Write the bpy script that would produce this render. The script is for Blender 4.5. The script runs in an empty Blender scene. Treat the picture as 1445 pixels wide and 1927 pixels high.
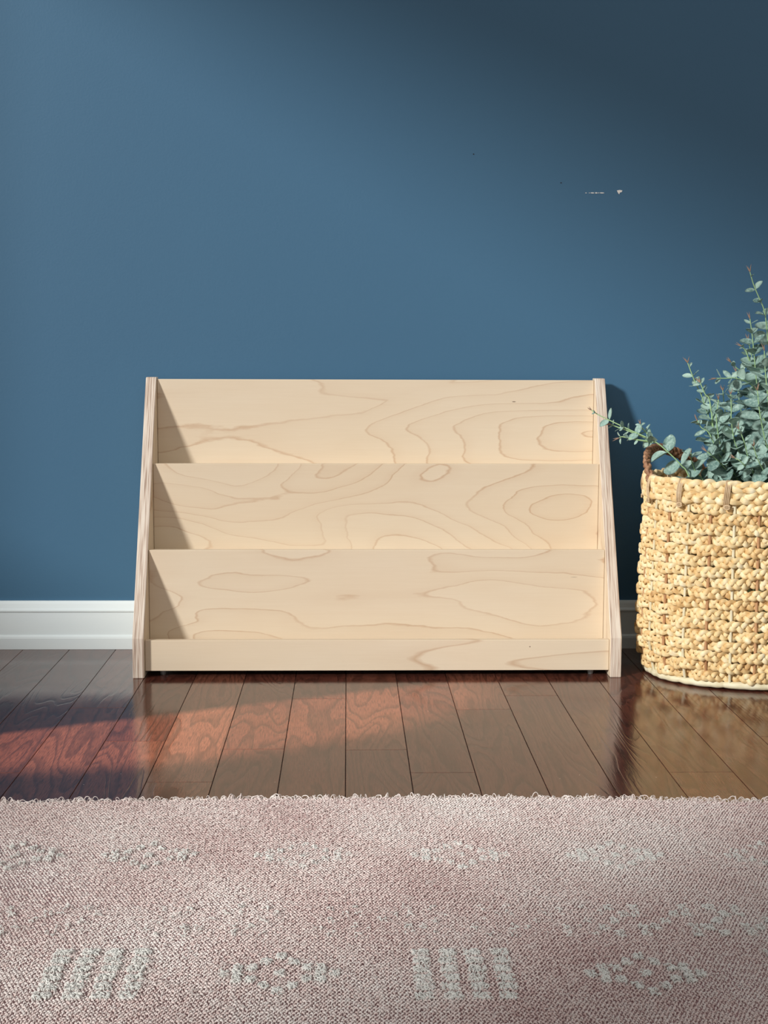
import bpy, bmesh, math, random
import numpy as np
from mathutils import Vector, Matrix

# ------------------------------------------------------------------ camera, light, exposure
scene = bpy.context.scene
col = scene.collection
PI = math.pi
CF, CP, CY, CR, CD, CH = 2708.68, 0.11109, 0.02544, 0.00352, 2.56141, 0.53255   # focal px, pitch, yaw, roll, distance, height
def cam_axes():
    cp, sp, cy, sy, cr, sr = math.cos(CP), math.sin(CP), math.cos(CY), math.sin(CY), math.cos(CR), math.sin(CR)
    fwd = Vector((sy*cp, cy*cp, -sp)); right = Vector((cy, -sy, 0)); up = right.cross(fwd)
    return cr*right + sr*up, cr*up - sr*right, fwd
AX, AY, AF = cam_axes()
cam = bpy.data.cameras.new('camera'); camo = bpy.data.objects.new('camera', cam); col.objects.link(camo)
cam.sensor_fit = 'VERTICAL'; cam.sensor_height = 24.0; cam.sensor_width = 24.0*1445/1927
cam.lens = CF/1927*24.0; cam.clip_start = 0.02; cam.clip_end = 50
m = Matrix((AX, AY, -AF)).transposed().to_4x4(); m.translation = Vector((0, -CD, CH))
camo.matrix_world = m
scene.camera = camo

scene.view_settings.view_transform = 'Standard'; scene.view_settings.look = 'None'
scene.view_settings.gamma = 1.0; scene.view_settings.use_curve_mapping = False
scene.view_settings.exposure = 0.0

world = bpy.data.worlds.new('World'); scene.world = world; world.use_nodes = True
bg = world.node_tree.nodes['Background']; bg.inputs[0].default_value = (1.0, 0.96, 0.92, 1); bg.inputs[1].default_value = 0.50

def lamp(name, kind, loc, aim, energy, colour, size=None, size_y=None, spread=None):
    l = bpy.data.lights.new(name, kind); o = bpy.data.objects.new(name, l); col.objects.link(o)
    l.energy = energy; l.color = colour
    o.location = loc
    d = Vector(aim) - Vector(loc)
    o.rotation_euler = d.to_track_quat('-Z', 'Y').to_euler()
    if kind == 'AREA':
        l.shape = 'RECTANGLE'; l.size = size; l.size_y = size_y
        if spread: l.spread = spread
    if kind == 'SUN': l.angle = size
    return o
# hazy low daylight that falls through window_1 (azimuth 47 deg off the wall's normal)
AE, AA = math.radians(20.8), math.radians(47)
ad = Vector((math.sin(AA)*math.cos(AE), math.cos(AA)*math.cos(AE), -math.sin(AE)))
lamp('hazy_sun', 'SUN', Vector((-4, -4, 3)), Vector((-4, -4, 3)) + ad, 3.15, (1.0, 0.975, 0.94), math.radians(6.5))
# clear beam along the far jamb of window_1, cast from far outside
SE, SA = math.radians(27), math.radians(25.4)
sd = Vector((math.cos(SA)*math.cos(SE), math.sin(SA)*math.cos(SE), -math.sin(SE)))
slot = Vector((-2.3, -1.50, 1.17))
bo = lamp('window_beam', 'SPOT', slot - sd*6, slot, 15000, (1.0, 0.83, 0.66))
bo.data.spot_size = math.radians(2.9); bo.data.spot_blend = .35; bo.data.shadow_soft_size = .035

def at(u, v, Y):
    """point of the vertical plane y = Y seen at photo pixel u, v"""
    d = AX*(u-722.5) - AY*(v-963.5) + AF*CF
    t = (Y + CD)/d.y
    return Vector((d.x*t, Y, CH + d.z*t))

# ------------------------------------------------------------------ helpers
def tag(o, label=None, cat=None, group=None, kind=None):
    if label: o['label'] = label
    if cat: o['category'] = cat
    if group: o['group'] = group
    if kind: o['kind'] = kind
    return o
def empty(name, loc, **k):
    o = bpy.data.objects.new(name, None); col.objects.link(o); o.location = loc; o.empty_display_size = .05
    return tag(o, **k)
def link(name, me, mats, parent=None, smooth=False):
    for mm in (mats if isinstance(mats, (list, tuple)) else [mats]): me.materials.append(mm)
    if smooth: me.polygons.foreach_set('use_smooth', [True]*len(me.polygons))
    o = bpy.data.objects.new(name, me); col.objects.link(o)
    if parent is not None:
        o.parent = parent
        # geometry is authored in world coordinates
        L = Vector((0, 0, 0)); p = parent
        while p is not None: L = L + p.location; p = p.parent
        o.location = -L
    return o
def bm_obj(name, bm, mats, parent=None, smooth=False, bevel=0, seg=2):
    me = bpy.data.meshes.new(name); bm.normal_update(); bm.to_mesh(me); bm.free()
    o = link(name, me, mats, parent, smooth)
    if bevel:
        b = o.modifiers.new('bevel', 'BEVEL'); b.width = bevel; b.segments = seg; b.limit_method = 'ANGLE'; b.angle_limit = math.radians(30)
        b.harden_normals = False
    return o
def box(bm, x0, x1, y0, y1, z0, z1, mi=0):
    v = [bm.verts.new(p) for p in ((x0,y0,z0),(x1,y0,z0),(x1,y1,z0),(x0,y1,z0),(x0,y0,z1),(x1,y0,z1),(x1,y1,z1),(x0,y1,z1))]
    for f in ((3,2,1,0),(4,5,6,7),(0,1,5,4),(1,2,6,5),(2,3,7,6),(3,0,4,7)):
        bm.faces.new([v[i] for i in f]).material_index = mi
def prism_x(bm, prof, x0, x1, mi_side=0, mi_edge=0):
    """prof: (y, z) outline extruded from x0 to x1"""
    a = [bm.verts.new((x0, y, z)) for y, z in prof]; b = [bm.verts.new((x1, y, z)) for y, z in prof]
    bm.faces.new(a).material_index = mi_side; bm.faces.new(b[::-1]).material_index = mi_side
    n = len(prof)
    for i in range(n):
        bm.faces.new((a[i], b[i], b[(i+1) % n], a[(i+1) % n])).material_index = mi_edge
    bmesh.ops.recalc_face_normals(bm, faces=bm.faces)

class Tubes:
    """collects many swept tubes (numpy) into one mesh with uv (along, around) and a colour value"""
    def __init__(s): s.v = []; s.f = []; s.uv = []; s.c = []; s.n = 0
    def add(s, P, N, B, rn, rb, sides=6, closed=False, val=0.5, caps=False, ulen=None):
        P = np.asarray(P, float); m = len(P)
        rn = np.broadcast_to(np.asarray(rn, float), (m,)); rb = np.broadcast_to(np.asarray(rb, float), (m,))
        a = np.arange(sides)*2*PI/sides
        V = P[:, None, :] + (np.cos(a)[None, :, None]*N[:, None, :]*rn[:, None, None] + np.sin(a)[None, :, None]*B[:, None, :]*rb[:, None, None])
        seg = m if closed else m-1
        i = np.arange(seg)[:, None]; j = np.arange(sides)[None, :]
        i2 = (i+1) % m; j2 = (j+1) % sides
        F = np.stack(np.broadcast_arrays(i*sides+j, i*sides+j2, i2*sides+j2, i2*sides+j), -1).reshape(-1, 4)[:, ::-1]
        d = np.linalg.norm(np.diff(P, axis=0, append=P[:1]), axis=1); L = np.concatenate([[0], np.cumsum(d)])
        u0 = L[i]+0*j; u1 = L[i+1]+0*j; w0 = j/sides+0*i; w1 = (j+1)/sides+0*i
        UV = np.stack([np.stack([u0, w0], -1), np.stack([u0, w1], -1), np.stack([u1, w1], -1), np.stack([u1, w0], -1)], 2).reshape(-1, 4, 2)[:, ::-1]
        s.v.append(V.reshape(-1, 3)); s.f.append(F + s.n); s.uv.append(UV.reshape(-1, 2))
        vv = np.broadcast_to(np.asarray(val, float), (m,)); s.c.append(np.repeat(vv, sides))
        s.n += m*sides
    def mesh(s, name):
        return np_mesh(name, np.concatenate(s.v), np.concatenate(s.f), np.concatenate(s.uv), np.concatenate(s.c))
def np_mesh(name, V, F, UV=None, C=None):
    me = bpy.data.meshes.new(name); nf = len(F); k = F.shape[1]
    me.vertices.add(len(V)); me.vertices.foreach_set('co', V.astype(np.float32).ravel())
    me.loops.add(nf*k); me.loops.foreach_set('vertex_index', F.astype(np.int32).ravel())
    me.polygons.add(nf); me.polygons.foreach_set('loop_start', np.arange(0, nf*k, k, dtype=np.int32))
    if UV is not None:
        l = me.uv_layers.new(name='UVMap'); l.data.foreach_set('uv', UV.astype(np.float32).ravel())
    if C is not None:
        a = me.attributes.new('tone', 'FLOAT', 'POINT'); a.data.foreach_set('value', C.astype(np.float32))
    me.update(calc_edges=True); me.validate()
    me.polygons.foreach_set('use_smooth', [True]*nf)
    return me
def frames(P, closed=False, ref=(0, 0, 1)):
    P = np.asarray(P, float)
    T = (np.roll(P, -1, 0) - np.roll(P, 1, 0)) if closed else np.gradient(P, axis=0)
    T /= np.linalg.norm(T, axis=1)[:, None] + 1e-12
    R = np.tile(np.array(ref, float), (len(P), 1))
    bad = np.abs((T*R).sum(1)) > .95; R[bad] = (1, 0, 0)
    N = np.cross(R, T); N /= np.linalg.norm(N, axis=1)[:, None] + 1e-12
    return T, N, np.cross(T, N)
def resample(P, n):
    P = np.asarray([tuple(p) for p in P], float)
    # catmull-rom
    Q = np.vstack([2*P[0]-P[1], P, 2*P[-1]-P[-2]]); out = []
    m_ = len(P)-1; t = np.linspace(0, m_, n)
    for x in t:
        i = min(int(x), m_-1); f = x-i; a, b, c, d = Q[i], Q[i+1], Q[i+2], Q[i+3]
        out.append(.5*((2*b)+(c-a)*f+(2*a-5*b+4*c-d)*f*f+(3*b-a-3*c+d)*f**3))
    return np.array(out)

# ------------------------------------------------------------------ material helper
class NT:
    def __init__(s, name):
        s.m = bpy.data.materials.new(name); s.m.use_nodes = True; s.t = s.m.node_tree; s.b = s.t.nodes['Principled BSDF']
        s.out = s.t.nodes['Material Output']
    def n(s, typ, ins=None, **props):
        nd = s.t.nodes.new(typ)
        for k, v in props.items(): setattr(nd, k, v)
        for k, v in (ins or {}).items(): s.set(nd.inputs[k], v)
        return nd
    def set(s, sock, v):
        if isinstance(v, bpy.types.NodeSocket): s.t.links.new(v, sock)
        elif isinstance(v, bpy.types.Node): s.t.links.new(v.outputs[0], sock)
        else: sock.default_value = v
    def math(s, op, a, b=0.0, c=0.0, clamp=False):
        return s.n('ShaderNodeMath', {0: a, 1: b, 2: c}, operation=op, use_clamp=clamp).outputs[0]
    def noise(s, vec, scale, detail=3, rough=.5, dist=0.0):
        return s.n('ShaderNodeTexNoise', {'Vector': vec, 'Scale': scale, 'Detail': detail, 'Roughness': rough, 'Distortion': dist}).outputs['Fac']
    def mapping(s, vec, loc=(0,0,0), scale=(1,1,1), rot=(0,0,0)):
        return s.n('ShaderNodeMapping', {'Vector': vec, 'Location': loc, 'Scale': scale, 'Rotation': rot}).outputs[0]
    def coord(s, which='Object'): return s.n('ShaderNodeTexCoord').outputs[which]
    def ramp(s, fac, stops, interp='LINEAR'):
        r = s.n('ShaderNodeValToRGB', {0: fac}); e = r.color_ramp; e.interpolation = interp
        while len(e.elements) < len(stops): e.elements.new(.5)
        for el, (p, c) in zip(e.elements, stops): el.position = p; el.color = (*c, 1) if len(c) == 3 else c
        return r.outputs[0]
    def mix(s, fac, a, b, mode='MIX'):
        nd = s.n('ShaderNodeMix', data_type='RGBA', blend_type=mode)
        s.set(nd.inputs[0], fac); s.set(nd.inputs[6], a if not isinstance(a, tuple) else (*a, 1)[:4]); s.set(nd.inputs[7], b if not isinstance(b, tuple) else (*b, 1)[:4])
        return nd.outputs[2]
    def bump(s, h, strength=.3, dist=.001, normal=None):
        nd = s.n('ShaderNodeBump', {'Height': h, 'Strength': strength, 'Distance': dist})
        if normal is not None: s.set(nd.inputs['Normal'], normal)
        return nd.outputs[0]
    def fin(s, **k):
        for a, v in k.items(): s.set(s.b.inputs[a.replace('_', ' ')], v if not (isinstance(v, tuple) and len(v) == 3) else (*v, 1))
        return s.m

# wall paint: deep teal blue, fine roller texture
t = NT('blue_wall_paint'); c = t.coord()
n1 = t.noise(c, 260, 3, .55); n2 = t.noise(c, 1.4, 3)
h = t.math('ADD', n1, t.math('MULTIPLY', t.noise(c, 60, 2), .6))
M_wall = t.fin(Base_Color=t.mix(n2, (.050, .138, .240), (.060, .158, .262)), Roughness=.50, Normal=t.bump(h, .22, .0008))
t.b.inputs['Specular IOR Level'].default_value = .35
t = NT('white_wall_paint'); M_white_wall = t.fin(Base_Color=(.72, .72, .70), Roughness=.7)
t = NT('white_trim_paint'); c = t.coord()
M_trim = t.fin(Base_Color=t.mix(t.noise(t.mapping(c, scale=(1, 1, 4)), 9, 3), (.80, .91, .95), (.86, .95, .97)), Roughness=.35,
               Normal=t.bump(t.noise(t.mapping(c, scale=(1, 4, 10)), 30, 2), .12, .0006))
t = NT('chipped_plaster_white'); M_chip = t.fin(Base_Color=(.85, .83, .78), Roughness=.9)
t = NT('white_blind_fabric'); M_blind = t.fin(Base_Color=(.85, .85, .83), Roughness=.9)

# dark stained oak floor, semi-gloss lacquer
t = NT('dark_stained_oak_floor')
uv = t.coord('UV'); at_ = t.n('ShaderNodeAttribute', attribute_name='tone').outputs['Fac']
g = t.mapping(uv, scale=(13, 1.7, 1))
warp = t.noise(g, .9, 2, .45, .4)
v = t.math('ADD', t.math('MULTIPLY', warp, 17), t.math('MULTIPLY', t.noise(t.mapping(uv, scale=(90, 9, 1)), 1.0, 2, .5), .55))
fr = t.math('FRACT', v)
ring = t.ramp(fr, [(0, (.12,)*3), (.5, (.2,)*3), (.84, (1,)*3), (.93, (.9,)*3), (1, (.12,)*3)])
fib = t.noise(t.mapping(uv, scale=(520, 26, 1)), 1.0, 3, .6)
fib2 = t.noise(t.mapping(uv, scale=(900, 40, 1)), 1.0, 2, .6)
ringm = t.math('MULTIPLY', ring, t.math('MULTIPLY_ADD', fib, 1.4, .1, clamp=True))
base = t.mix(at_, (.120, .037, .025), (.205, .074, .046))
dark = t.mix(at_, (.028, .010, .008), (.055, .020, .013))
colr = t.mix(t.math('MULTIPLY', ringm, .85, clamp=True), base, dark)
colr = t.mix(t.math('MULTIPLY', t.math('SUBTRACT', fib2, .42, clamp=True), 3.4, clamp=True), colr, dark)
c = t.coord()
vo = t.n('ShaderNodeTexVoronoi', {'Vector': c, 'Scale': 42}).outputs['Distance']
speck = t.math('MULTIPLY', t.math('LESS_THAN', vo, .028), t.math('GREATER_THAN', t.noise(c, 23, 1), .56))
colr = t.mix(speck, colr, (.55, .45, .38))
hh = t.math('ADD', t.math('MULTIPLY', ringm, -.6), t.math('MULTIPLY', t.math('ADD', fib, fib2), .26))
nb = t.bump(hh, .24, .0007)
nb = t.bump(t.noise(c, 5.5, 2), .25, .0012, nb)
M_floor = t.fin(Base_Color=colr, Roughness=t.math('MULTIPLY_ADD', t.noise(c, 12, 3), .08, .085), Normal=nb)
t.b.inputs['Specular IOR Level'].default_value = .38
t = NT('dark_floor_seam'); M_seam = t.fin(Base_Color=(.012, .006, .005), Roughness=.6)

def veneer(name, off, tone=0.0, rings=None, K=9.0, sx=1.7, sz=6.5, vertical=False, wigk=.26, pins=()):
    """pale birch face veneer; thin tan growth-ring contours"""
    t = NT(name); c = t.coord()
    if vertical: c = t.mapping(c, rot=(PI/2, 0, 0)); 
    cc = t.mapping(c, loc=off, scale=(sx, sx, sz))
    nz = t.noise(cc, 1.0, 1.6, .38, .25)
    wig = t.noise(t.mapping(c, loc=off, scale=(16, 16, 70)), 1.0, 3, .6)
    val = t.math('MULTIPLY_ADD', nz, K, t.math('MULTIPLY', wig, wigk))
    if rings:
        for (x, z, ax, az, k) in rings:
            sp = t.n('ShaderNodeSeparateXYZ', {0: t.coord()})
            dx = t.math('DIVIDE', t.math('SUBTRACT', sp.outputs[0], x), ax); dz = t.math('DIVIDE', t.math('SUBTRACT', sp.outputs[2], z), az)
            d2 = t.math('SQRT', t.math('ADD', t.math('MULTIPLY', dx, dx), t.math('MULTIPLY', dz, dz)))
            val = t.math('ADD', val, t.math('MULTIPLY', t.math('MINIMUM', d2, 6.6), k))
    f = t.math('FRACT', val)
    line = t.ramp(f, [(0, (.0,)*3), (.6, (.05,)*3), (.90, (.20,)*3), (.955, (1,)*3), (.985, (.3,)*3), (1, (0,)*3)])
    fade = t.math('MULTIPLY_ADD', t.noise(t.mapping(c, loc=off, scale=(5, 5, 12)), 1.0, 2), 1.5, -.02, clamp=True)
    fib = t.noise(t.mapping(c, scale=(14, 14, 480)), 1.0, 3, .6)
    cloud = t.noise(t.mapping(c, loc=off, scale=(3, 3, 9)), 1.0, 3, .6)
    a = t.mix(cloud, (.75-tone, .615-tone, .44-tone), (.80-tone, .71-tone, .565-tone))
    a = t.mix(t.math('MULTIPLY', fib, .22), a, (.60, .44, .28))
    a = t.mix(t.math('MULTIPLY', t.math('MULTIPLY', line, fade), .58), a, (.46, .25, .12))
    sp = t.n('ShaderNodeSeparateXYZ', {0: t.coord()})
    for (x, z, rx, rz) in pins:                       # little dark pin knots
        dx = t.math('DIVIDE', t.math('SUBTRACT', sp.outputs[0], x), rx); dz = t.math('DIVIDE', t.math('SUBTRACT', sp.outputs[2], z), rz)
        d2 = t.math('ADD', t.math('MULTIPLY', dx, dx), t.math('MULTIPLY', dz, dz))
        a = t.mix(t.math('MULTIPLY', t.math('SUBTRACT', 1.0, d2, clamp=True), .9), a, (.12, .05, .03))
    return t.fin(Base_Color=a, Roughness=.42, Normal=t.bump(fib, .06, .0004))
t = NT('plywood_edge'); c = t.coord()
lay = t.noise(t.mapping(c, scale=(620, 14, 14)), 1.0, 2, .55)
lay2 = t.noise(t.mapping(c, scale=(1500, 60, 60)), 1.0, 2, .6)
a = t.ramp(lay, [(.32, (.34, .24, .18)), (.42, (.58, .45, .36)), (.52, (.78, .68, .57)), (.66, (.88, .81, .70))])
a = t.mix(t.math('MULTIPLY', lay2, .32), a, (.36, .26, .20))
M_ply = t.fin(Base_Color=a, Roughness=.7, Normal=t.bump(lay2, .3, .0005))
t = NT('grey_rubber_foot'); M_rub = t.fin(Base_Color=(.36, .38, .37), Roughness=.5)

# straw, rattan, twine
def fibre(name, stops, scale=(30, 16, 1), rough=.55, bump=.9):
    t = NT(name); uv = t.coord('UV'); tone = t.n('ShaderNodeAttribute', attribute_name='tone').outputs['Fac']; c = t.coord()
    f1 = t.noise(t.mapping(uv, scale=(scale[0], scale[1], 1)), 1.0, 3, .6)
    f2 = t.noise(c, 75, 2, .6)
    val = t.math('ADD', t.math('MULTIPLY', tone, .45), t.math('MULTIPLY_ADD', f2, .75, -.10))
    val = t.math('ADD', val, t.math('MULTIPLY_ADD', f1, .5, -.25), clamp=True)
    return t.fin(Base_Color=t.ramp(val, stops), Roughness=rough, Normal=t.bump(f1, bump, .0008))
M_straw = fibre('water_hyacinth_straw', [(.08, (.42, .22, .08)), (.30, (.72, .47, .20)), (.54, (.88, .69, .37)), (.84, (.94, .86, .62))])
M_handle = fibre('dark_hyacinth_braid', [(.1, (.16, .07, .035)), (.5, (.38, .20, .11)), (.9, (.62, .38, .22))])
M_pale = fibre('pale_rattan', [(.1, (.60, .52, .32)), (.5, (.78, .72, .50)), (.9, (.86, .82, .64))])
M_brown = fibre('brown_rattan', [(.1, (.36, .17, .07)), (.5, (.52, .28, .13)), (.9, (.66, .40, .20))])
M_twine = fibre('twine', [(.1, (.42, .28, .14)), (.5, (.62, .46, .28)), (.9, (.76, .62, .42))], (400, 3))

# plant
t = NT('eucalyptus_leaf'); c = t.coord(); tone = t.n('ShaderNodeAttribute', attribute_name='tone').outputs['Fac']
mot = t.noise(c, 230, 3, .65)
a = t.mix(tone, (.11, .215, .195), (.36, .53, .455))
a = t.mix(t.math('MULTIPLY_ADD', mot, 2.2, -.85, clamp=True), a, (.50, .68, .60))
M_leaf = t.fin(Base_Color=a, Roughness=.55, Normal=t.bump(mot, .2, .0005))
t.b.inputs['Transmission Weight'].default_value = 0.0
t = NT('pale_green_stem'); M_stem = t.fin(Base_Color=(.36, .55, .27), Roughness=.5)
t = NT('brown_bud'); M_bud = t.fin(Base_Color=(.36, .235, .165), Roughness=.6)

# rug yarns
def yarn(name, c0, c1, c2):
    t = NT(name); tone = t.n('ShaderNodeAttribute', attribute_name='tone').outputs['Fac']
    return t.fin(Base_Color=t.ramp(tone, [(0, c0), (.5, c1), (1, c2)]), Roughness=.95)
M_yarn = yarn('rose_and_cream_yarn', (.60, .41, .39), (.84, .70, .66), (.94, .89, .85))
M_tuft = yarn('grey_white_tuft_yarn', (.72, .72, .68), (.82, .82, .78), (.90, .90, .86))
t = NT('rose_rug_backing'); c = t.coord()
M_back = t.fin(Base_Color=t.mix(t.noise(c, 320, 2), (.27, .145, .15), (.40, .25, .25)), Roughness=.95, Normal=t.bump(t.noise(c, 300, 2), .6, .002))

# ------------------------------------------------------------------ setting
bm = bmesh.new(); box(bm, -2.4, 2.6, 0, .12, -.02, 3.3)
wall = tag(bm_obj('wall_back', bm, M_wall), kind='structure')
# chipped paint marks on the wall
def chip(pts, name='paint_chip', mat=None):
    bm = bmesh.new(); P = [at(u, v, 0) for u, v in pts]
    vs = [bm.verts.new((p.x, -.0006, p.z)) for p in P]; ws = [bm.verts.new((p.x, .0002, p.z)) for p in P]
    bm.faces.new(vs); n = len(vs)
    for i in range(n): bm.faces.new((vs[i], ws[i], ws[(i+1) % n], vs[(i+1) % n]))
    bmesh.ops.recalc_face_normals(bm, faces=bm.faces)
    return bm_obj(name, bm, mat or M_chip, wall)
chip([(1160.5, 358.5), (1166, 357.5), (1171, 358.5), (1169.5, 361.5), (1166, 362.5), (1165, 366), (1162.5, 362.5)])
for a_, b_, w_ in ((1101, 1104, .5), (1108, 1109.5, .7), (1111, 1118, .9), (1119.5, 1124, 1.1), (1125, 1127, .7), (1128, 1136.5, .9)):
    chip([(a_, 363.2-w_*.6), ((a_+b_)/2, 363-w_), (b_, 363.2-w_*.5), (b_, 363.2+w_*.5), ((a_+b_)/2, 363.2+w_), (a_, 363.2+w_*.4)])

for u_, v_, r_ in ((891, 290, 1.5), (1055.5, 344, 1.5)):
    chip([(u_-r_, v_), (u_, v_-r_*.8), (u_+r_, v_), (u_, v_+r_*.8)], 'wall_scuff', M_seam)

prof = [(.0, .0), (-.0145, .0), (-.0145, .020), (-.0135, .0235), (-.0105, .026), (-.0105, .0665), (-.0125, .0685), (-.0125, .071), (-.0095, .0745), (-.0075, .082), (-.005, .0869), (.0, .0869)]
bm = bmesh.new(); prism_x(bm, prof, -2.3, 2.6)
tag(bm_obj('baseboard_back', bm, M_trim, bevel=.0006, seg=2), kind='structure')

# floor: individual boards in one mesh
rnd = random.Random(5)
V = []; F = []; UV = []; C = []; MI = []
X0, BW = -.00241, .0825
joints = {-5: [-.439], -4: [-.627], -2: [-.668], -3: [-.816], -1: [-.386], 1: [-.780], 2: [-.455], 3: [-.369], 5: [-.782], 6: [-.265], 7: [-.613], 0: [.3], 4: [.2], -6: [.3], -7: [.2], -8: [.4], -9: [.25]}
def plank(x0, x1, y0, y1, tone, uo):
    g_, d_ = .0007, .0016
    n = len(V)
    for (a_, b_, z) in ((0, 0, -d_), (g_, g_, 0)):
        for (x, y) in ((x0+a_, y0+b_), (x1-a_, y0+b_), (x1-a_, y1-b_), (x0+a_, y1-b_)): V.append((x, y, z)); C.append(tone)
    fs = [(4,5,6,7)] + [(i, (i+1) % 4, 4+(i+1) % 4, 4+i) for i in range(4)]
    for f in fs:
        F.append([n+i for i in f]); 
        for i in f: UV.append((V[n+i][0]-x0+uo[0], V[n+i][1]+uo[1]))
for k in range(-28, 31):
    x0 = X0+k*BW
    js = list(joints.get(k, [rnd.uniform(-.9, -.1)]))
    while js[-1] > -4.2: js.append(js[-1]-rnd.uniform(.92, 1.15))
    while js[0] < 0: js.insert(0, js[0]+rnd.uniform(.95, 1.2))
    js[0] = .05
    for a_, b_ in zip(js[:-1], js[1:]):
        tn = rnd.random()
        plank(x0, x0+BW, b_, a_, tn, (rnd.uniform(0, 50), rnd.uniform(0, 50)))
V = np.array(V); F = np.array(F)
me = np_mesh('floor', V, F, np.array(UV), np.array(C)); me.polygons.foreach_set('use_smooth', [False]*len(me.polygons))
floor = tag(link('floor', me, M_floor), kind='structure')
bm = bmesh.new(); box(bm, -2.4, 2.6, -4.4, .05, -.03, -.0013); bm_obj('subfloor', bm, M_seam, floor)

# left wall with its window, outside the frame
WX = -2.3
def wall_with_holes(name, x0, x1, y0, y1, z0, z1, holes, mat):
    ys = sorted({y0, y1, *[h[0] for h in holes], *[h[1] for h in holes]}); zs = sorted({z0, z1, *[h[2] for h in holes], *[h[3] for h in holes]})
    bm = bmesh.new()
    for a_, b_ in zip(ys[:-1], ys[1:]):
        for c_, d_ in zip(zs[:-1], zs[1:]):
            cy_, cz_ = (a_+b_)/2, (c_+d_)/2
            if any(h[0] < cy_ < h[1] and h[2] < cz_ < h[3] for h in holes): continue
            box(bm, x0, x1, a_, b_, c_, d_)
    return tag(bm_obj(name, bm, mat), kind='structure')
hole1 = (-3.58, -.361+.475*WX, .95, 2.215)
wall_with_holes('wall_left', WX-.012, WX, -4.8, 0, 0, 3.3, [hole1], M_white_wall)
def window(n, h, w=.03):
    bm = bmesh.new(); y0, y1, z0, z1 = h; x0, x1 = WX-.02, WX+.02
    for a_ in ((y0-w, y0, z0-w, z1+w), (y1, y1+w, z0-w, z1+w), (y0, y1, z0-w, z0), (y0, y1, z1, z1+w)): box(bm, x0, x1, *a_)
    return tag(bm_obj('window_%d' % n, bm, M_trim), kind='structure')
window(1, hole1)

# ------------------------------------------------------------------ bookshelf
XL, W, TH = -.3504, .8009, .0185
XR = XL+W
shelf = empty('bookshelf', (0.05, -.13, 0), label='pale birch plywood display bookshelf with three tiers against the blue wall', cat='bookshelf')
side = [(-.018, .0), (-.2457, .0), (-.2457, .066), (-.0425, .4845), (-.0405, .4868), (-.018, .4868)]
mvs = veneer('birch_side_veneer', (3.1, .4, 2.2), -.02, vertical=True)
for a_ in (XL, XR-TH):
    bm = bmesh.new(); prism_x(bm, side, a_, a_+TH, 0, 1)
    bm_obj('side_panel', bm, [mvs, M_ply], shelf, bevel=.0016, seg=3)
ix0, ix1 = XL+TH+.0004, XR-TH-.0004
def panel(name, y, z0, z1, mat, th=.012):
    bm = bmesh.new(); box(bm, ix0, ix1, y, y+th, z0, z1)
    return bm_obj(name, bm, mat, shelf, bevel=.0009, seg=2)
panel('display_panel', -.0390, .318, .4835, veneer('birch_veneer_upper', (.35, 0, 1.7), .0, [(.4405, .391, .066, .0165, 1.0)], K=7.0, sx=1.5, sz=9, pins=[(at(967, 756, -.039).x, at(967, 756, -.039).z, .0042, .0011)]))
panel('display_panel', -.1055, .174, .3412, veneer('birch_veneer_middle', (5.3, 0, 4.1), .012, None, K=10.5, sx=3.0, sz=8.5))
panel('display_panel', -.1765, .016, .2023, veneer('birch_veneer_lower', (9.4, 0, .8), -.005, None, K=9.5, sx=2.4, sz=8.5, pins=[(at(1080, 1086, -.1765).x, at(1080, 1086, -.1765).z, .007, .0004)]))
panel('front_lip', -.2350, .0102, .0612, veneer('birch_veneer_lip', (2.4, 0, 7.6), -.02, None, K=8, sx=1.0, sz=12, wigk=.12, pins=[(at(997, 1217, -.235).x, at(997, 1217, -.235).z, .0016, .0013)]))
mb = veneer('birch_veneer_bottom', (1.4, 3, 2.6), 0)
for y0, y1, z in ((-.093, -.039-.0005, .318), (-.164, -.1060, .174), (-.2228, -.177, .016)):
    bm = bmesh.new(); box(bm, ix0, ix1, y0, y1, z, z+.012); bm_obj('tier_floor', bm, mb, shelf, bevel=.0006)
for x in (-.305, .405):
    bm = bmesh.new(); bmesh.ops.create_cone(bm, cap_ends=True, segments=16, radius1=.0045, radius2=.006, depth=.016, matrix=Matrix.Translation((x, -.213, .008)))
    bm_obj('foot', bm, M_rub, shelf, smooth=True)

# ------------------------------------------------------------------ basket
BX, BY, BA, BB = .716, -.205, .222, .153
basket = empty('woven_basket', (BX, BY, 0), label='tall woven straw basket with braided rows and handle on the wood floor, holding the eucalyptus', cat='basket')
def oval(n, off, e=2.25):
    """n points evenly spaced by arc length; offset outwards"""
    th = np.linspace(0, 2*PI, 4001)
    c_, s_ = np.cos(th), np.sin(th)
    x = BA*np.sign(c_)*np.abs(c_)**(2/e); y = BB*np.sign(s_)*np.abs(s_)**(2/e)
    L = np.concatenate([[0], np.cumsum(np.hypot(np.diff(x), np.diff(y)))])
    s = np.linspace(0, L[-1], n, endpoint=False)
    P = np.stack([np.interp(s, L, x), np.interp(s, L, y)], 1)
    T = np.roll(P, -2, 0)-np.roll(P, 2, 0); T /= np.linalg.norm(T, axis=1)[:, None]
    N = np.stack([T[:, 1], -T[:, 0]], 1)
    for _ in range(3): N = (np.roll(N, 1, 0)+N*2+np.roll(N, -1, 0)); N /= np.linalg.norm(N, axis=1)[:, None]
    return P+N*np.broadcast_to(np.asarray(off, float), (n,))[:, None], N, s, L[-1]
def body_off(z):
    return np.interp(z, [0, .012, .03, .06, .12, .20, .30, .335], [-.020, -.012, -.003, .002, .001, -.002, -.006, -.005])
NST = 32
rs = np.random.RandomState(3)
def wob(s, L, k, amp, ph=None):
    o = np.zeros_like(s)
    for i in range(k): o += np.sin(2*PI*s/L*rs.randint(5, 70)+rs.uniform(0, 7))
    return o*amp/math.sqrt(k)
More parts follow.
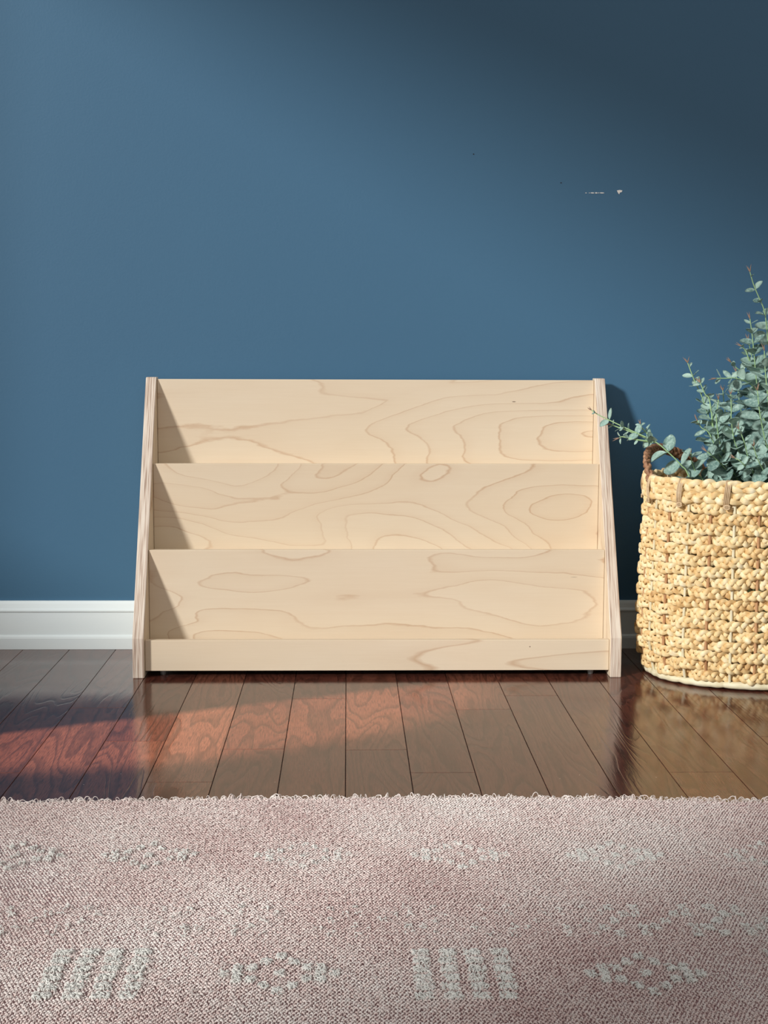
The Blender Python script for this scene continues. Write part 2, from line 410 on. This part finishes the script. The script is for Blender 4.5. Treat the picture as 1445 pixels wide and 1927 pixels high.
def braid(P, Rn, Up, s, L, lam, A, B, rw, rt, sides, tubes, closed=True, val=.5, lean=0.0):
    nper = max(3, round(L/lam)) if closed else L/lam
    ph0 = rs.uniform(0, 6)
    for k in range(3):
        ph = 2*PI*s/L*nper+2*PI*k/3+ph0 + wob(s, L, 6, .16)
        dz = A*np.sin(ph)*(1+wob(s, L, 6, .10)); dr = B*np.sin(2*ph)
        Q = P+Up*dz[:, None]+Rn*dr[:, None]
        T = (np.roll(Q, -1, 0)-np.roll(Q, 1, 0)) if closed else np.gradient(Q, axis=0)
        T /= np.linalg.norm(T, axis=1)[:, None]
        U = Up-T*(Up*T).sum(1)[:, None]; U /= np.linalg.norm(U, axis=1)[:, None]
        # twist of the flat strand
        N = np.cross(T, U)
        sw = 1+.10*np.sin(2*ph)+wob(s, L, 8, .10)
        tubes.add(Q, N, U, rt*np.clip(sw, .6, 1.5), rw*np.clip(sw, .6, 1.5), sides, closed, val=np.clip(val+wob(s, L, 8, .28), 0, 1))
def up(n): return np.tile(np.array([0, 0, 1.]), (n, 1))
NS = 1150
NR = 17; zr = np.linspace(.021, .2885, NR)
for r in range(NR):
    z = zr[r]
    P2, N2, s, L = oval(NS, 0)
    w_ = np.cos(PI*NST*s/L+PI*r); off = body_off(z)+.0052*np.sign(w_)*np.abs(w_)**.7
    P2, N2, s, L = oval(NS, off)
    zz = z+wob(s, L, 5, .0011)
    P = np.column_stack([BX+P2[:, 0], BY+P2[:, 1], zz]); Rn = np.column_stack([N2, np.zeros(NS)])
    tb = Tubes(); braid(P, Rn, up(NS), s, L, .037, .0055, .0027, .0041, .0020, 10, tb, val=rs.uniform(.35, .65))
    link('braided_row', tb.mesh('braided_row'), M_straw, basket)
for z, rr in ((.3060, 0), (.3235, 1)):
    P2, N2, s, L = oval(NS, body_off(z)+.004)
    # the rim dips and swells a little
    zz = z+wob(s, L, 4, .0009)
    P = np.column_stack([BX+P2[:, 0], BY+P2[:, 1], zz]); Rn = np.column_stack([N2, np.zeros(NS)])
    tb = Tubes(); braid(P, Rn, up(NS), s, L, .058, .0060, .0036, .0050, .0026, 10, tb, val=.55)
    link('rim_braid', tb.mesh('rim_braid'), M_straw, basket)
P2, N2, s, L = oval(NST*10, 0)
for i in range(NST):
    p, n_ = P2[i*10], N2[i*10]
    zs = np.linspace(.004, .302, 24)
    pts = np.array([[BX+p[0]+n_[0]*body_off(z), BY+p[1]+n_[1]*body_off(z), z] for z in zs])
    pts[0, :2] += n_*.007; pts[1, :2] += n_*.003
    T, N, B = frames(pts)
    tb = Tubes(); tb.add(pts, N, B, .0024, .0024, 8, val=rs.uniform(.3, .8))
    link('stake', tb.mesh('stake'), M_pale if i % 2 else M_brown, basket)
# twine bindings round the rim
P2, N2, s, L = oval(NST*10, 0)
for i in range(0, NST, 2):
    j = (i*10+7) % (NST*10)
    p, n_ = P2[j], N2[j]; tt = np.array([-n_[1], n_[0]])
    tb = Tubes()
    for q in range(4):
        a_ = np.linspace(0, 2*PI, 26, endpoint=False)
        rr, rz = .0088, .0205
        cx = body_off(.31)+.003
        o_ = (q-1.5)*.0024+rs.uniform(-.0004, .0004)
        sl = .003*np.cos(a_)
        pts = np.array([[BX+p[0]+n_[0]*(cx+rr*math.cos(b))+tt[0]*(o_+.002*math.sin(b)), BY+p[1]+n_[1]*(cx+rr*math.cos(b))+tt[1]*(o_+.002*math.sin(b)), .3135+rz*math.sin(b)] for b in a_])
        T, N, B = frames(pts, True, ref=(tt[0], tt[1], 0))
        tb.add(pts, N, B, .0012, .0012, 6, True, val=rs.uniform(.2, .9))
    # knot
    a_ = np.linspace(0, 2*PI, 14, endpoint=False)
    for q in range(2):
        pts = np.array([[BX+p[0]+n_[0]*(cx+.0078)+tt[0]*.0045*math.cos(b), BY+p[1]+n_[1]*(cx+.0078)+tt[1]*.0045*math.cos(b), .291+q*.0028+.0016*math.sin(b)] for b in a_])
        T, N, B = frames(pts, True, ref=(n_[0], n_[1], 0)); tb.add(pts, N, B, .0013, .0013, 6, True, val=.5)
    link('twine_binding', tb.mesh('twine_binding'), M_twine, basket)
# rolled pale band at the foot, pinched where the stakes wrap round it
P2, N2, s, L = oval(NS, body_off(.010)+.004)
pin = np.abs(np.cos(PI*NST*s/L*.5+.4))
P = np.column_stack([BX+P2[:, 0], BY+P2[:, 1], .0072+.0006*pin+wob(s, L, 5, .0003)])
tb = Tubes(); tb.add(P, np.column_stack([N2, np.zeros(NS)]), up(NS), .0040+.0026*pin**.5+wob(s, L, 6, .0004), .0044+.0020*pin**.5, 10, True, val=np.clip(.6+wob(s, L, 6, .2), 0, 1))
link('base_band', tb.mesh('base_band'), M_pale, basket)
bm = bmesh.new(); P2, N2, s, L = oval(96, -.018)
vs = [bm.verts.new((BX+p[0], BY+p[1], .004)) for p in P2]; ws = [bm.verts.new((BX+p[0], BY+p[1], .010)) for p in P2]
bm.faces.new(vs[::-1]); bm.faces.new(ws)
for i in range(96): bm.faces.new((vs[i], vs[(i+1) % 96], ws[(i+1) % 96], ws[i]))
bm_obj('basket_base', bm, M_brown, basket)
# handle arching over the left end of the rim (and its twin on the right end)
def handle(th0, th1, hgt):
    n = 200; t_ = np.linspace(0, 1, n); th = np.radians(th0+(th1-th0)*t_)
    e = 2.25; c_, s_ = np.cos(th), np.sin(th)
    k = 1.0-.03*np.sin(PI*t_)
    x = BX+(BA+.001)*np.sign(c_)*np.abs(c_)**(2/e)*k; y = BY+(BB-.004)*np.sign(s_)*np.abs(s_)**(2/e)*k
    z = .322+hgt*np.sin(PI*t_)**.6
    P = np.column_stack([x, y, z]); T, N, B = frames(P)
    L_ = np.linalg.norm(np.diff(P, axis=0), axis=1).sum(); tb = Tubes()
    braid(P, N, B, t_*L_, L_, .040, .0050, .0034, .0040, .0030, 10, tb, closed=False, val=.4)
    link('handle', tb.mesh('handle'), M_handle, basket)
handle(187, 112, .048); handle(-7, 68, .048)

# ------------------------------------------------------------------ eucalyptus
plant = empty('eucalyptus_plant', (BX, BY, .012), label='faux eucalyptus plant with round blue-green leaves standing in the woven basket', cat='plant')
pr = random.Random(11)
def leaf_mesh(acc, base, d, nrm, ln, wd, tone, cup=.18):
    """ovate leaf with a short stalk; d = direction, nrm = upper side"""
    d = d.normalized(); nrm = (nrm-d*nrm.dot(d)).normalized(); sd_ = d.cross(nrm)
    nu, nv = 8, 5
    n0 = len(acc[0])
    prof_w = [0.05, .60, .90, 1.0, 1.0, .95, .82, .56, 0.12]
    bend = pr.uniform(-.10, .28)
    for layer in (0, 1):
        for i in range(nu+1):
            u = i/nu; w = prof_w[i]*wd/2
            for j in range(nv):
                q = (j/(nv-1)*2-1)
                p = base+d*(ln*u)+sd_*(w*q)+nrm*(cup*wd*q*q*prof_w[i]*.5 - bend*ln*u*u*.5 - layer*.00045)
                acc[0].append(tuple(p)); acc[2].append(tone)
    S = (nu+1)*nv
    for i in range(nu):
        for j in range(nv-1):
            a_ = n0+i*nv+j
            acc[1].append((a_, a_+1, a_+nv+1, a_+nv)); b_ = a_+S; acc[1].append((b_, b_+nv, b_+nv+1, b_+1))
    ring_ = [i*nv for i in range(nu+1)]+[nu*nv+j for j in range(1, nv)]+[i*nv+nv-1 for i in range(nu-1, -1, -1)]+[j for j in range(nv-2, 0, -1)]
    for i in range(len(ring_)):
        a_, b_ = n0+ring_[i], n0+ring_[(i+1) % len(ring_)]
        acc[1].append((a_, a_+S, b_+S, b_))
def bud(tb, p, d, ln=.010, r=.0012, n=3):
    d = d.normalized()
    for k in range(n):
        a_ = Vector((pr.uniform(-1, 1), pr.uniform(-1, 1), pr.uniform(-1, 1))); dd = (d+a_*.42).normalized()
        l_ = ln*pr.uniform(.7, 1.2); pts = np.array([tuple(p+dd*l_*q+a_*.0006*q*q) for q in np.linspace(0, 1, 5)])
        T, N, B = frames(pts); rr = np.array([.5, 1, .8, .45, .1])*r; tb.add(pts, N, B, rr, rr, 6, val=.5)
def sprig(pts, s0, s1, gap0, gap1, bare=0.0, r0=.0008, r1=.0017, endbud=True, elong=1.06, start=0.008):
    """pts from tip to root; leaf size s0 at tip -> s1 at root"""
    P = resample(pts, 60); L = np.concatenate([[0], np.cumsum(np.linalg.norm(np.diff(P, axis=0), axis=1))])
    T, N, B = frames(P)
    tb = Tubes(); rr = np.interp(L, [0, L[-1]], [r0, r1]); tb.add(P, N, B, rr, rr, 8, val=.5)
    st = link('stem', tb.mesh('stem'), M_stem, plant)
    acc = ([], [], []); d = start; turn = pr.uniform(0, PI)
    while d < L[-1]-bare:
        u = min(1, d/max(1e-6, (L[-1]-bare)))
        p = Vector([np.interp(d, L, P[:, i]) for i in range(3)]); i = int(np.searchsorted(L, d)); i = min(max(i, 1), 59)
        tv = Vector(P[i-1]-P[i]).normalized(); nv = Vector(N[i]); bv = Vector(B[i])
        size = 1.28*(s0+(s1-s0)*min(1, (d/.17)**1.05))*pr.uniform(.72, 1.14)
        for sgn in (0, PI):
            if pr.random() < .06: continue
            an = turn+sgn+pr.uniform(-.35, .35)
            out = nv*math.cos(an)+bv*math.sin(an)
            dirv = (out+tv*pr.uniform(.25, .8)).normalized()
            nrm = (tv*1.0-out*.35+Vector((pr.uniform(-.5, .3), pr.uniform(-1.7, -.2), pr.uniform(-.2, .6)))).normalized()
            ps = np.array([tuple(p+dirv*q) for q in (0, size*.12)])
            leaf_mesh(acc, p+dirv*.0012, dirv, nrm, size*pr.uniform(.98, 1.22), size*min(1, .55+d*7)*pr.uniform(.68, 1.0), pr.random()**1.35, pr.uniform(.05, .5))
        d += gap0+(gap1-gap0)*u; turn += PI/2+pr.uniform(-.3, .3)
    if acc[0]:
        me = np_mesh('foliage', np.array(acc[0]), np.array(acc[1]), None, np.array(acc[2]))
        f = link('foliage', me, M_leaf, st)
    if endbud:
        tb = Tubes(); bud(tb, Vector(P[0]), Vector(P[0]-P[3]), .011, .0009); link('bud', tb.mesh('bud'), M_bud, st)
    return st
def A(*pp): return [at(u, v, y) for u, v, y in pp]
root = lambda dx=0, dy=0: [Vector((BX-.03+dx*.3, BY+dy*.3, .20)), Vector((BX-.01+dx*.2, BY+dy*.2, .012))]
BR = [
 # tip ... root (photo pixel u, v and depth y), leaf at tip, at root, node gaps
 (A((1411,512,-.20),(1418,536,-.20),(1428,560,-.20),(1438,585,-.20),(1443,622,-.20),(1450,700,-.20),(1462,800,-.20),(1475,880,-.20)), .008, .026, .022, .028),
 (A((1411,600,-.22),(1415,629,-.22),(1419,669,-.22),(1422,704,-.22),(1427,749,-.22),(1434,779,-.22),(1446,815,-.22),(1460,880,-.21)), .010, .036, .016, .022),
 (A((1396,652,-.21),(1403,660,-.21),(1409,676,-.21),(1417,688,-.21),(1424,704,-.22)), .008, .020, .013, .016),
 (A((1294,683,-.20),(1301,702,-.20),(1309,722,-.20),(1319,742,-.20),(1334,786,-.20),(1344,814,-.21),(1364,866,-.21),(1385,905,-.21)), .009, .036, .016, .021),
 (A((1317,720,-.22),(1327,742,-.22),(1334,750,-.22),(1339,779,-.22),(1341,800,-.22),(1350,830,-.22)), .008, .030, .014, .020),
 (A((1113,772,-.165),(1125,780,-.17),(1143,789,-.175),(1185,809,-.19),(1232,831,-.205),(1257,851,-.21),(1282,876,-.21),(1300,905,-.21)), .009, .024, .026, .032),
 (A((1150,799,-.17),(1160,803,-.17),(1183,811,-.18),(1215,824,-.19),(1232,831,-.20)), .007, .015, .014, .022),
 (A((1165,824,-.19),(1172,822,-.19),(1195,827,-.20),(1232,832,-.20)), .007, .013, .014, .020),
 (A((1205,798,-.18),(1208,805,-.18),(1220,818,-.19),(1234,831,-.20)), .008, .012, .014, .020),
 (A((1376,682,-.19),(1383,690,-.19),(1399,704,-.19),(1416,729,-.19),(1424,760,-.20),(1440,850,-.20)), .009, .030, .015, .020),
 (A((1348,712,-.23),(1362,712,-.23),(1385,712,-.23),(1410,722,-.22),(1430,745,-.22),(1450,800,-.22)), .014, .028, .017, .022),
 (A((1375,742,-.25),(1376,770,-.25),(1376,791,-.25),(1382,830,-.24),(1400,890,-.23)), .018, .040, .020, .024),
 (A((1352,752,-.24),(1350,765,-.24),(1348,790,-.24),(1356,840,-.23),(1380,890,-.22)), .010, .034, .016, .020),
 (A((1390,808,-.28),(1396,820,-.28),(1402,838,-.275),(1410,870,-.26),(1425,915,-.24)), .010, .034, .014, .018),
 (A((1383,862,-.295),(1393,868,-.295),(1404,880,-.285),(1420,905,-.26)), .010, .032, .012, .016),
 (A((1312,792,-.24),(1320,805,-.24),(1334,815,-.24),(1350,850,-.24),(1375,900,-.23)), .012, .038, .014, .018),
 (A((1408,640,-.16),(1420,700,-.16),(1432,780,-.17),(1450,880,-.19)), .012, .036, .018, .022),
 (A((1385,700,-.14),(1392,760,-.15),(1405,820,-.16),(1430,890,-.19)), .012, .036, .018, .022),
 (A((1360,735,-.13),(1365,780,-.14),(1378,840,-.16),(1410,900,-.19)), .012, .036, .018, .022),
 (A((1438,660,-.26),(1440,700,-.26),(1446,760,-.26),(1455,850,-.24)), .014, .038, .018, .022),
 (A((1425,735,-.29),(1430,780,-.29),(1440,830,-.28),(1455,890,-.25)), .016, .042, .018, .022),
 (A((1330,850,-.25),(1345,862,-.25),(1365,882,-.24),(1390,912,-.23)), .018, .034, .014, .018),
 (A((1300,852,-.20),(1302,870,-.20),(1310,890,-.20),(1330,920,-.20)), .022, .030, .020, .022),
 (A((1418,840,-.31),(1424,860,-.30),(1436,885,-.285),(1450,910,-.26)), .014, .036, .014, .018),
 (A((1470,560,-.18),(1468,640,-.18),(1470,740,-.18),(1475,860,-.2)), .010, .034, .018, .024),
 (A((1510,600,-.22),(1505,680,-.22),(1500,780,-.22),(1495,880,-.21)), .010, .036, .018, .024),
 (A((1560,680,-.20),(1550,740,-.20),(1535,810,-.20),(1515,890,-.2)), .010, .036, .018, .024),
 (A((1610,760,-.22),(1590,800,-.22),(1565,850,-.21),(1530,900,-.2)), .010, .036, .018, .024),
 (A((1500,740,-.29),(1498,780,-.29),(1492,830,-.28),(1485,900,-.25)), .014, .038, .018, .022),
 (A((1480,660,-.12),(1480,740,-.13),(1480,820,-.15),(1480,890,-.18)), .014, .036, .020, .024),
 (A((1560,820,-.28),(1550,845,-.28),(1530,880,-.26),(1500,915,-.24)), .014, .036, .016, .020),
]
joined = {2, 6, 7, 8, 4}
for i, (pts, s0, s1, g0, g1) in enumerate(BR):
    if i not in joined:
        k = pr.uniform(-.12, .12); e = pts[-1]
        pts = pts+[Vector((e.x*.5+BX*.5-.01, e.y*.6+BY*.4, .17)), Vector((BX+k*.5, BY+pr.uniform(-.03, .03), .011))]
        P = resample(pts, 40); tot = np.linalg.norm(np.diff(P, axis=0), axis=1).sum()
        # leaves stop inside the basket, a little below the rim
        vis = np.linalg.norm(np.diff(resample(pts[:-2], 30), axis=0), axis=1).sum()
        sprig(pts, s0, s1, g0, g1, bare=max(0, tot-vis-.03))
    else: sprig(pts, s0, s1, g0, g1, bare=.004, start=.003)

# ------------------------------------------------------------------ rug
rug = empty('woven_rug', (0, -1.6, 0), label='faded pink woven rug with grey tufted diamonds and bars in the foreground on the floor', cat='rug')
RT = .0065
def edge_y(x):
    x = np.asarray(x, float); d = x-.03
    return -.903-np.where(d > 0, .085, .06)*d*d/(1+d*d)+.0012*np.sin(x*37)+.0008*np.sin(x*91+1)
nx = 240; xs = np.linspace(-1.5, 1.5, nx); ey = edge_y(xs)
bm = bmesh.new(); rows = []
for dz, inset in ((0, .002), (RT-.0035, .0), (RT-.0022, .0035)):
    rows.append([bm.verts.new((x, e-inset, dz+.0004)) for x, e in zip(xs, ey)])
rows.append([bm.verts.new((x, -2.4, RT-.0022)) for x in xs]); rows.append([bm.verts.new((x, -2.4, .0004)) for x in xs])
for a_, b_ in zip(rows, rows[1:]):
    for i in range(nx-1): bm.faces.new((a_[i], b_[i], b_[i+1], a_[i+1]))
for i in range(nx-1): bm.faces.new((rows[-1][i], rows[0][i], rows[0][i+1], rows[-1][i+1]))
bm.faces.new([r[0] for r in rows]); bm.faces.new([r[-1] for r in rows][::-1])
bmesh.ops.recalc_face_normals(bm, faces=bm.faces)
bm_obj('backing', bm, M_back, rug)
rr = np.random.RandomState(7)
def instance(template_fn, centres, ang, scale, tilt, tone, sides=4):
    """many bent yarn bits: template_fn(t)->(along, side, height) for rings"""
    pts = template_fn
    m_, n_ = len(pts), len(centres)
    P = np.array(pts, float)
    ca, sa = np.cos(ang), np.sin(ang)
    sc = scale[:, None]
    lx = P[None, :, 0]*sc; ly = P[None, :, 1]*sc; lz = P[None, :, 2]*sc*tilt[:, None]
    X = centres[:, 0:1]+lx*ca[:, None]-ly*sa[:, None]; Y = centres[:, 1:2]+lx*sa[:, None]+ly*ca[:, None]; Z = centres[:, 2:3]+lz
    Q = np.stack([X, Y, Z], -1)                                   # n, m, 3
    T = np.gradient(Q, axis=1); T /= np.linalg.norm(T, axis=2)[..., None]+1e-12
    ref = np.stack([-sa, ca, np.full_like(ca, .15)], -1)[:, None, :]
    B = np.cross(T, ref); B /= np.linalg.norm(B, axis=2)[..., None]+1e-12
    N = np.cross(B, T)
    r = P[None, :, 3]*sc
    a_ = np.arange(sides)*2*PI/sides+.4
    Vv = Q[:, :, None, :]+N[:, :, None, :]*(r[..., None]*np.cos(a_))[..., None]+B[:, :, None, :]*(r[..., None]*np.sin(a_))[..., None]
    i = np.arange(m_-1)[:, None]; j = np.arange(sides)[None, :]; j2 = (j+1) % sides
    f = np.stack([i*sides+j+0*j2, i*sides+j2, (i+1)*sides+j2, (i+1)*sides+j], -1).reshape(-1, 4)
    Fv = (f[None]+(np.arange(n_)*m_*sides)[:, None, None]).reshape(-1, 4)
    return Vv.reshape(-1, 3), Fv, np.repeat(tone, m_*sides)
# motifs
def cells(cx, cy, kind):
    out = []; g_ = .0118
    if kind == 'diamond':
        for i in range(-4, 5):
            for j in range(-3, 4):
                q = abs(i)/4+abs(j)/3
                if .72 < q < 1.12 or q < .2 or (abs(i) == 4 and j == 0): out.append((cx+i*g_, cy+j*g_))
    if kind == 'bars':
        for b in range(4):
            for i in range(2):
                for j in range(6): out.append((cx+(b-1.5)*.0232+(i-.5)*.0066+((b*7+j*5)%3-1)*.0008, cy+(j-2.5)*.0172))
    if kind == 'dots':
        for i in range(-5, 6):
            for j in range(-2, 3):
                if (i*3+j*5) % 4 == 0 or abs(abs(i)-abs(j)*2) < 1: out.append((cx+i*g_, cy+j*g_*1.3))
    return out
def fl(u, v):
    d = AX*(u-722.5)-AY*(v-963.5)+AF*CF; t_ = -CH/d.z; return d.x*t_, -CD+d.y*t_
mot_ = []
for u in (-265, 30, 280, 572, 865, 1158, 1450, 1745): mot_ += [(x, y, 1 if 700 < u < 1300 else .45) for x, y in cells(*fl(u, 1621), 'diamond')]
for u, k in ((-170, 'diamond'), (178, 'bars'), (525, 'diamond'), (872, 'bars'), (1215, 'diamond'), (1560, 'bars')): mot_ += [(x, y, 1) for x, y in cells(*fl(u, 1846), k)]
for u in (60, 400, 720, 1010, 1250, 1445): mot_ += [(x, y, (.16 if u < 1100 else .6)) for x, y in cells(*fl(u, 1745), 'dots')]
mot_ = np.array(mot_)
# stitches
CXS, CYS = .0035, .0034
gx = np.arange(-.80, .80, CXS); gy = np.arange(-.9, -1.72, -CYS)
GX, GY = np.meshgrid(gx, gy); ii, jj = np.meshgrid(np.arange(len(gx)), np.arange(len(gy)))
GX = GX+(jj % 2)*CXS*.5
cx = GX.ravel()+rr.normal(0, .00022, GX.size)+.0010*np.sin(GY.ravel()*60+GX.ravel()*13); cy = GY.ravel()+rr.normal(0, .00022, GX.size)+.0008*np.sin(GX.ravel()*45); pj = (jj % 2).ravel()
keep = cy < edge_y(cx)-.0015; cx, cy, pj = cx[keep], cy[keep], pj[keep]
# smooth patchy fading of the dye
fade = .5+.22*np.sin(cx*9+cy*7)+.16*np.sin(cx*21-cy*17+2)+.12*np.sin(cx*43+cy*31)
hump = .0008*np.sin(cx*6+1)+.0006*np.sin(cy*11+cx*4)
tone = np.clip(rr.beta(2, 1.4, len(cx))*.55+fade*.55, 0, 1)
cen = np.column_stack([cx, cy, RT-.0012+hump+rr.normal(0, .00025, len(cx))])
ang = np.where(pj == 0, .62, -.62)+rr.normal(0, .25, len(cx))
tmpl = [(-.44, .04, -.40, .08), (-.26, -.02, .10, .21), (.0, .0, .30, .27), (.26, .02, .10, .21), (.44, -.04, -.40, .08)]
Vv, Fv, Cv = instance(tmpl, cen, ang, np.full(len(cx), CXS)*rr.uniform(.85, 1.2, len(cx)), rr.uniform(.8, 1.3, len(cx)), tone)
me = np_mesh('woven_stitches', Vv, Fv, None, Cv); o = link('woven_stitches', me, M_yarn, rug); tag(o, kind='stuff')
# grey tufts
tc = []; 
for x, y, p in mot_:
    for q in range(30):
        if rr.rand() < p and -.85 < x < .85 and y > -1.75: tc.append((x+rr.uniform(-.0040, .0040), y+rr.uniform(-.0062, .0062), RT-.0004+rr.uniform(0, .0009)))
tc = np.array(tc); n_ = len(tc)
loop = [(-.5, 0, -.5, .13), (-.64, .04, -.1, .19), (-.60, .03, .28, .21), (-.35, .0, .62, .22), (-.02, -.04, .78, .22), (.28, -.03, .72, .22), (.52, 0, .45, .21), (.6, .05, .05, .2), (.42, 0, -.5, .12)]
Vv, Fv, Cv = instance(loop, tc, rr.uniform(0, PI, n_), rr.uniform(.0017, .0028, n_), rr.uniform(.35, .85, n_), rr.uniform(0, 1, n_), 5)
o = link('tufted_pattern', np_mesh('tufted_pattern', Vv, Fv, None, Cv), M_tuft, rug); tag(o, kind='stuff'); o['label'] = 'grey-white tufted diamonds and bars'
# loose fuzz and the looped far edge
n_ = 7500; fx = rr.uniform(-.78, .78, n_); fy = rr.uniform(-1.7, -.905, n_)
fc = np.column_stack([fx, np.minimum(fy, edge_y(fx)-.002), np.full(n_, RT+.0008)])
hair = [(-.9, .1, -.25, .035), (-.62, -.15, .2, .048), (-.35, -.1, .42, .05), (-.05, .12, .5, .05), (.25, .28, .45, .05), (.5, .1, .25, .05), (.7, -.12, .1, .048), (.9, -.25, -.25, .035)]
V1, F1, C1 = instance(hair, fc, rr.uniform(0, PI*2, n_), rr.uniform(.0025, .0050, n_), rr.uniform(.5, 1.4, n_), rr.uniform(.7, 1, n_), 4)
o = link('yarn_fuzz', np_mesh('yarn_fuzz', V1, F1, None, C1), M_yarn, rug); tag(o, kind='stuff')
n_ = 2300; fx = rr.uniform(-.9, .9, n_); fe = edge_y(fx)
fc = np.column_stack([fx, fe-rr.uniform(-.0025, .004, n_), rr.uniform(.001, RT+.0005, n_)])
V1, F1, C1 = instance([(p[0], p[1]+.25*p[2], p[2]*.95, p[3]*.34) for p in loop], fc, rr.uniform(0, PI*2, n_), rr.uniform(.003, .0075, n_), rr.uniform(.2, 1.2, n_)**1.5, rr.uniform(.65, 1, n_), 5)
o = link('looped_edge', np_mesh('looped_edge', V1, F1, None, C1), M_yarn, rug); tag(o, kind='stuff'); o['label'] = 'cream frayed loops along the far edge'
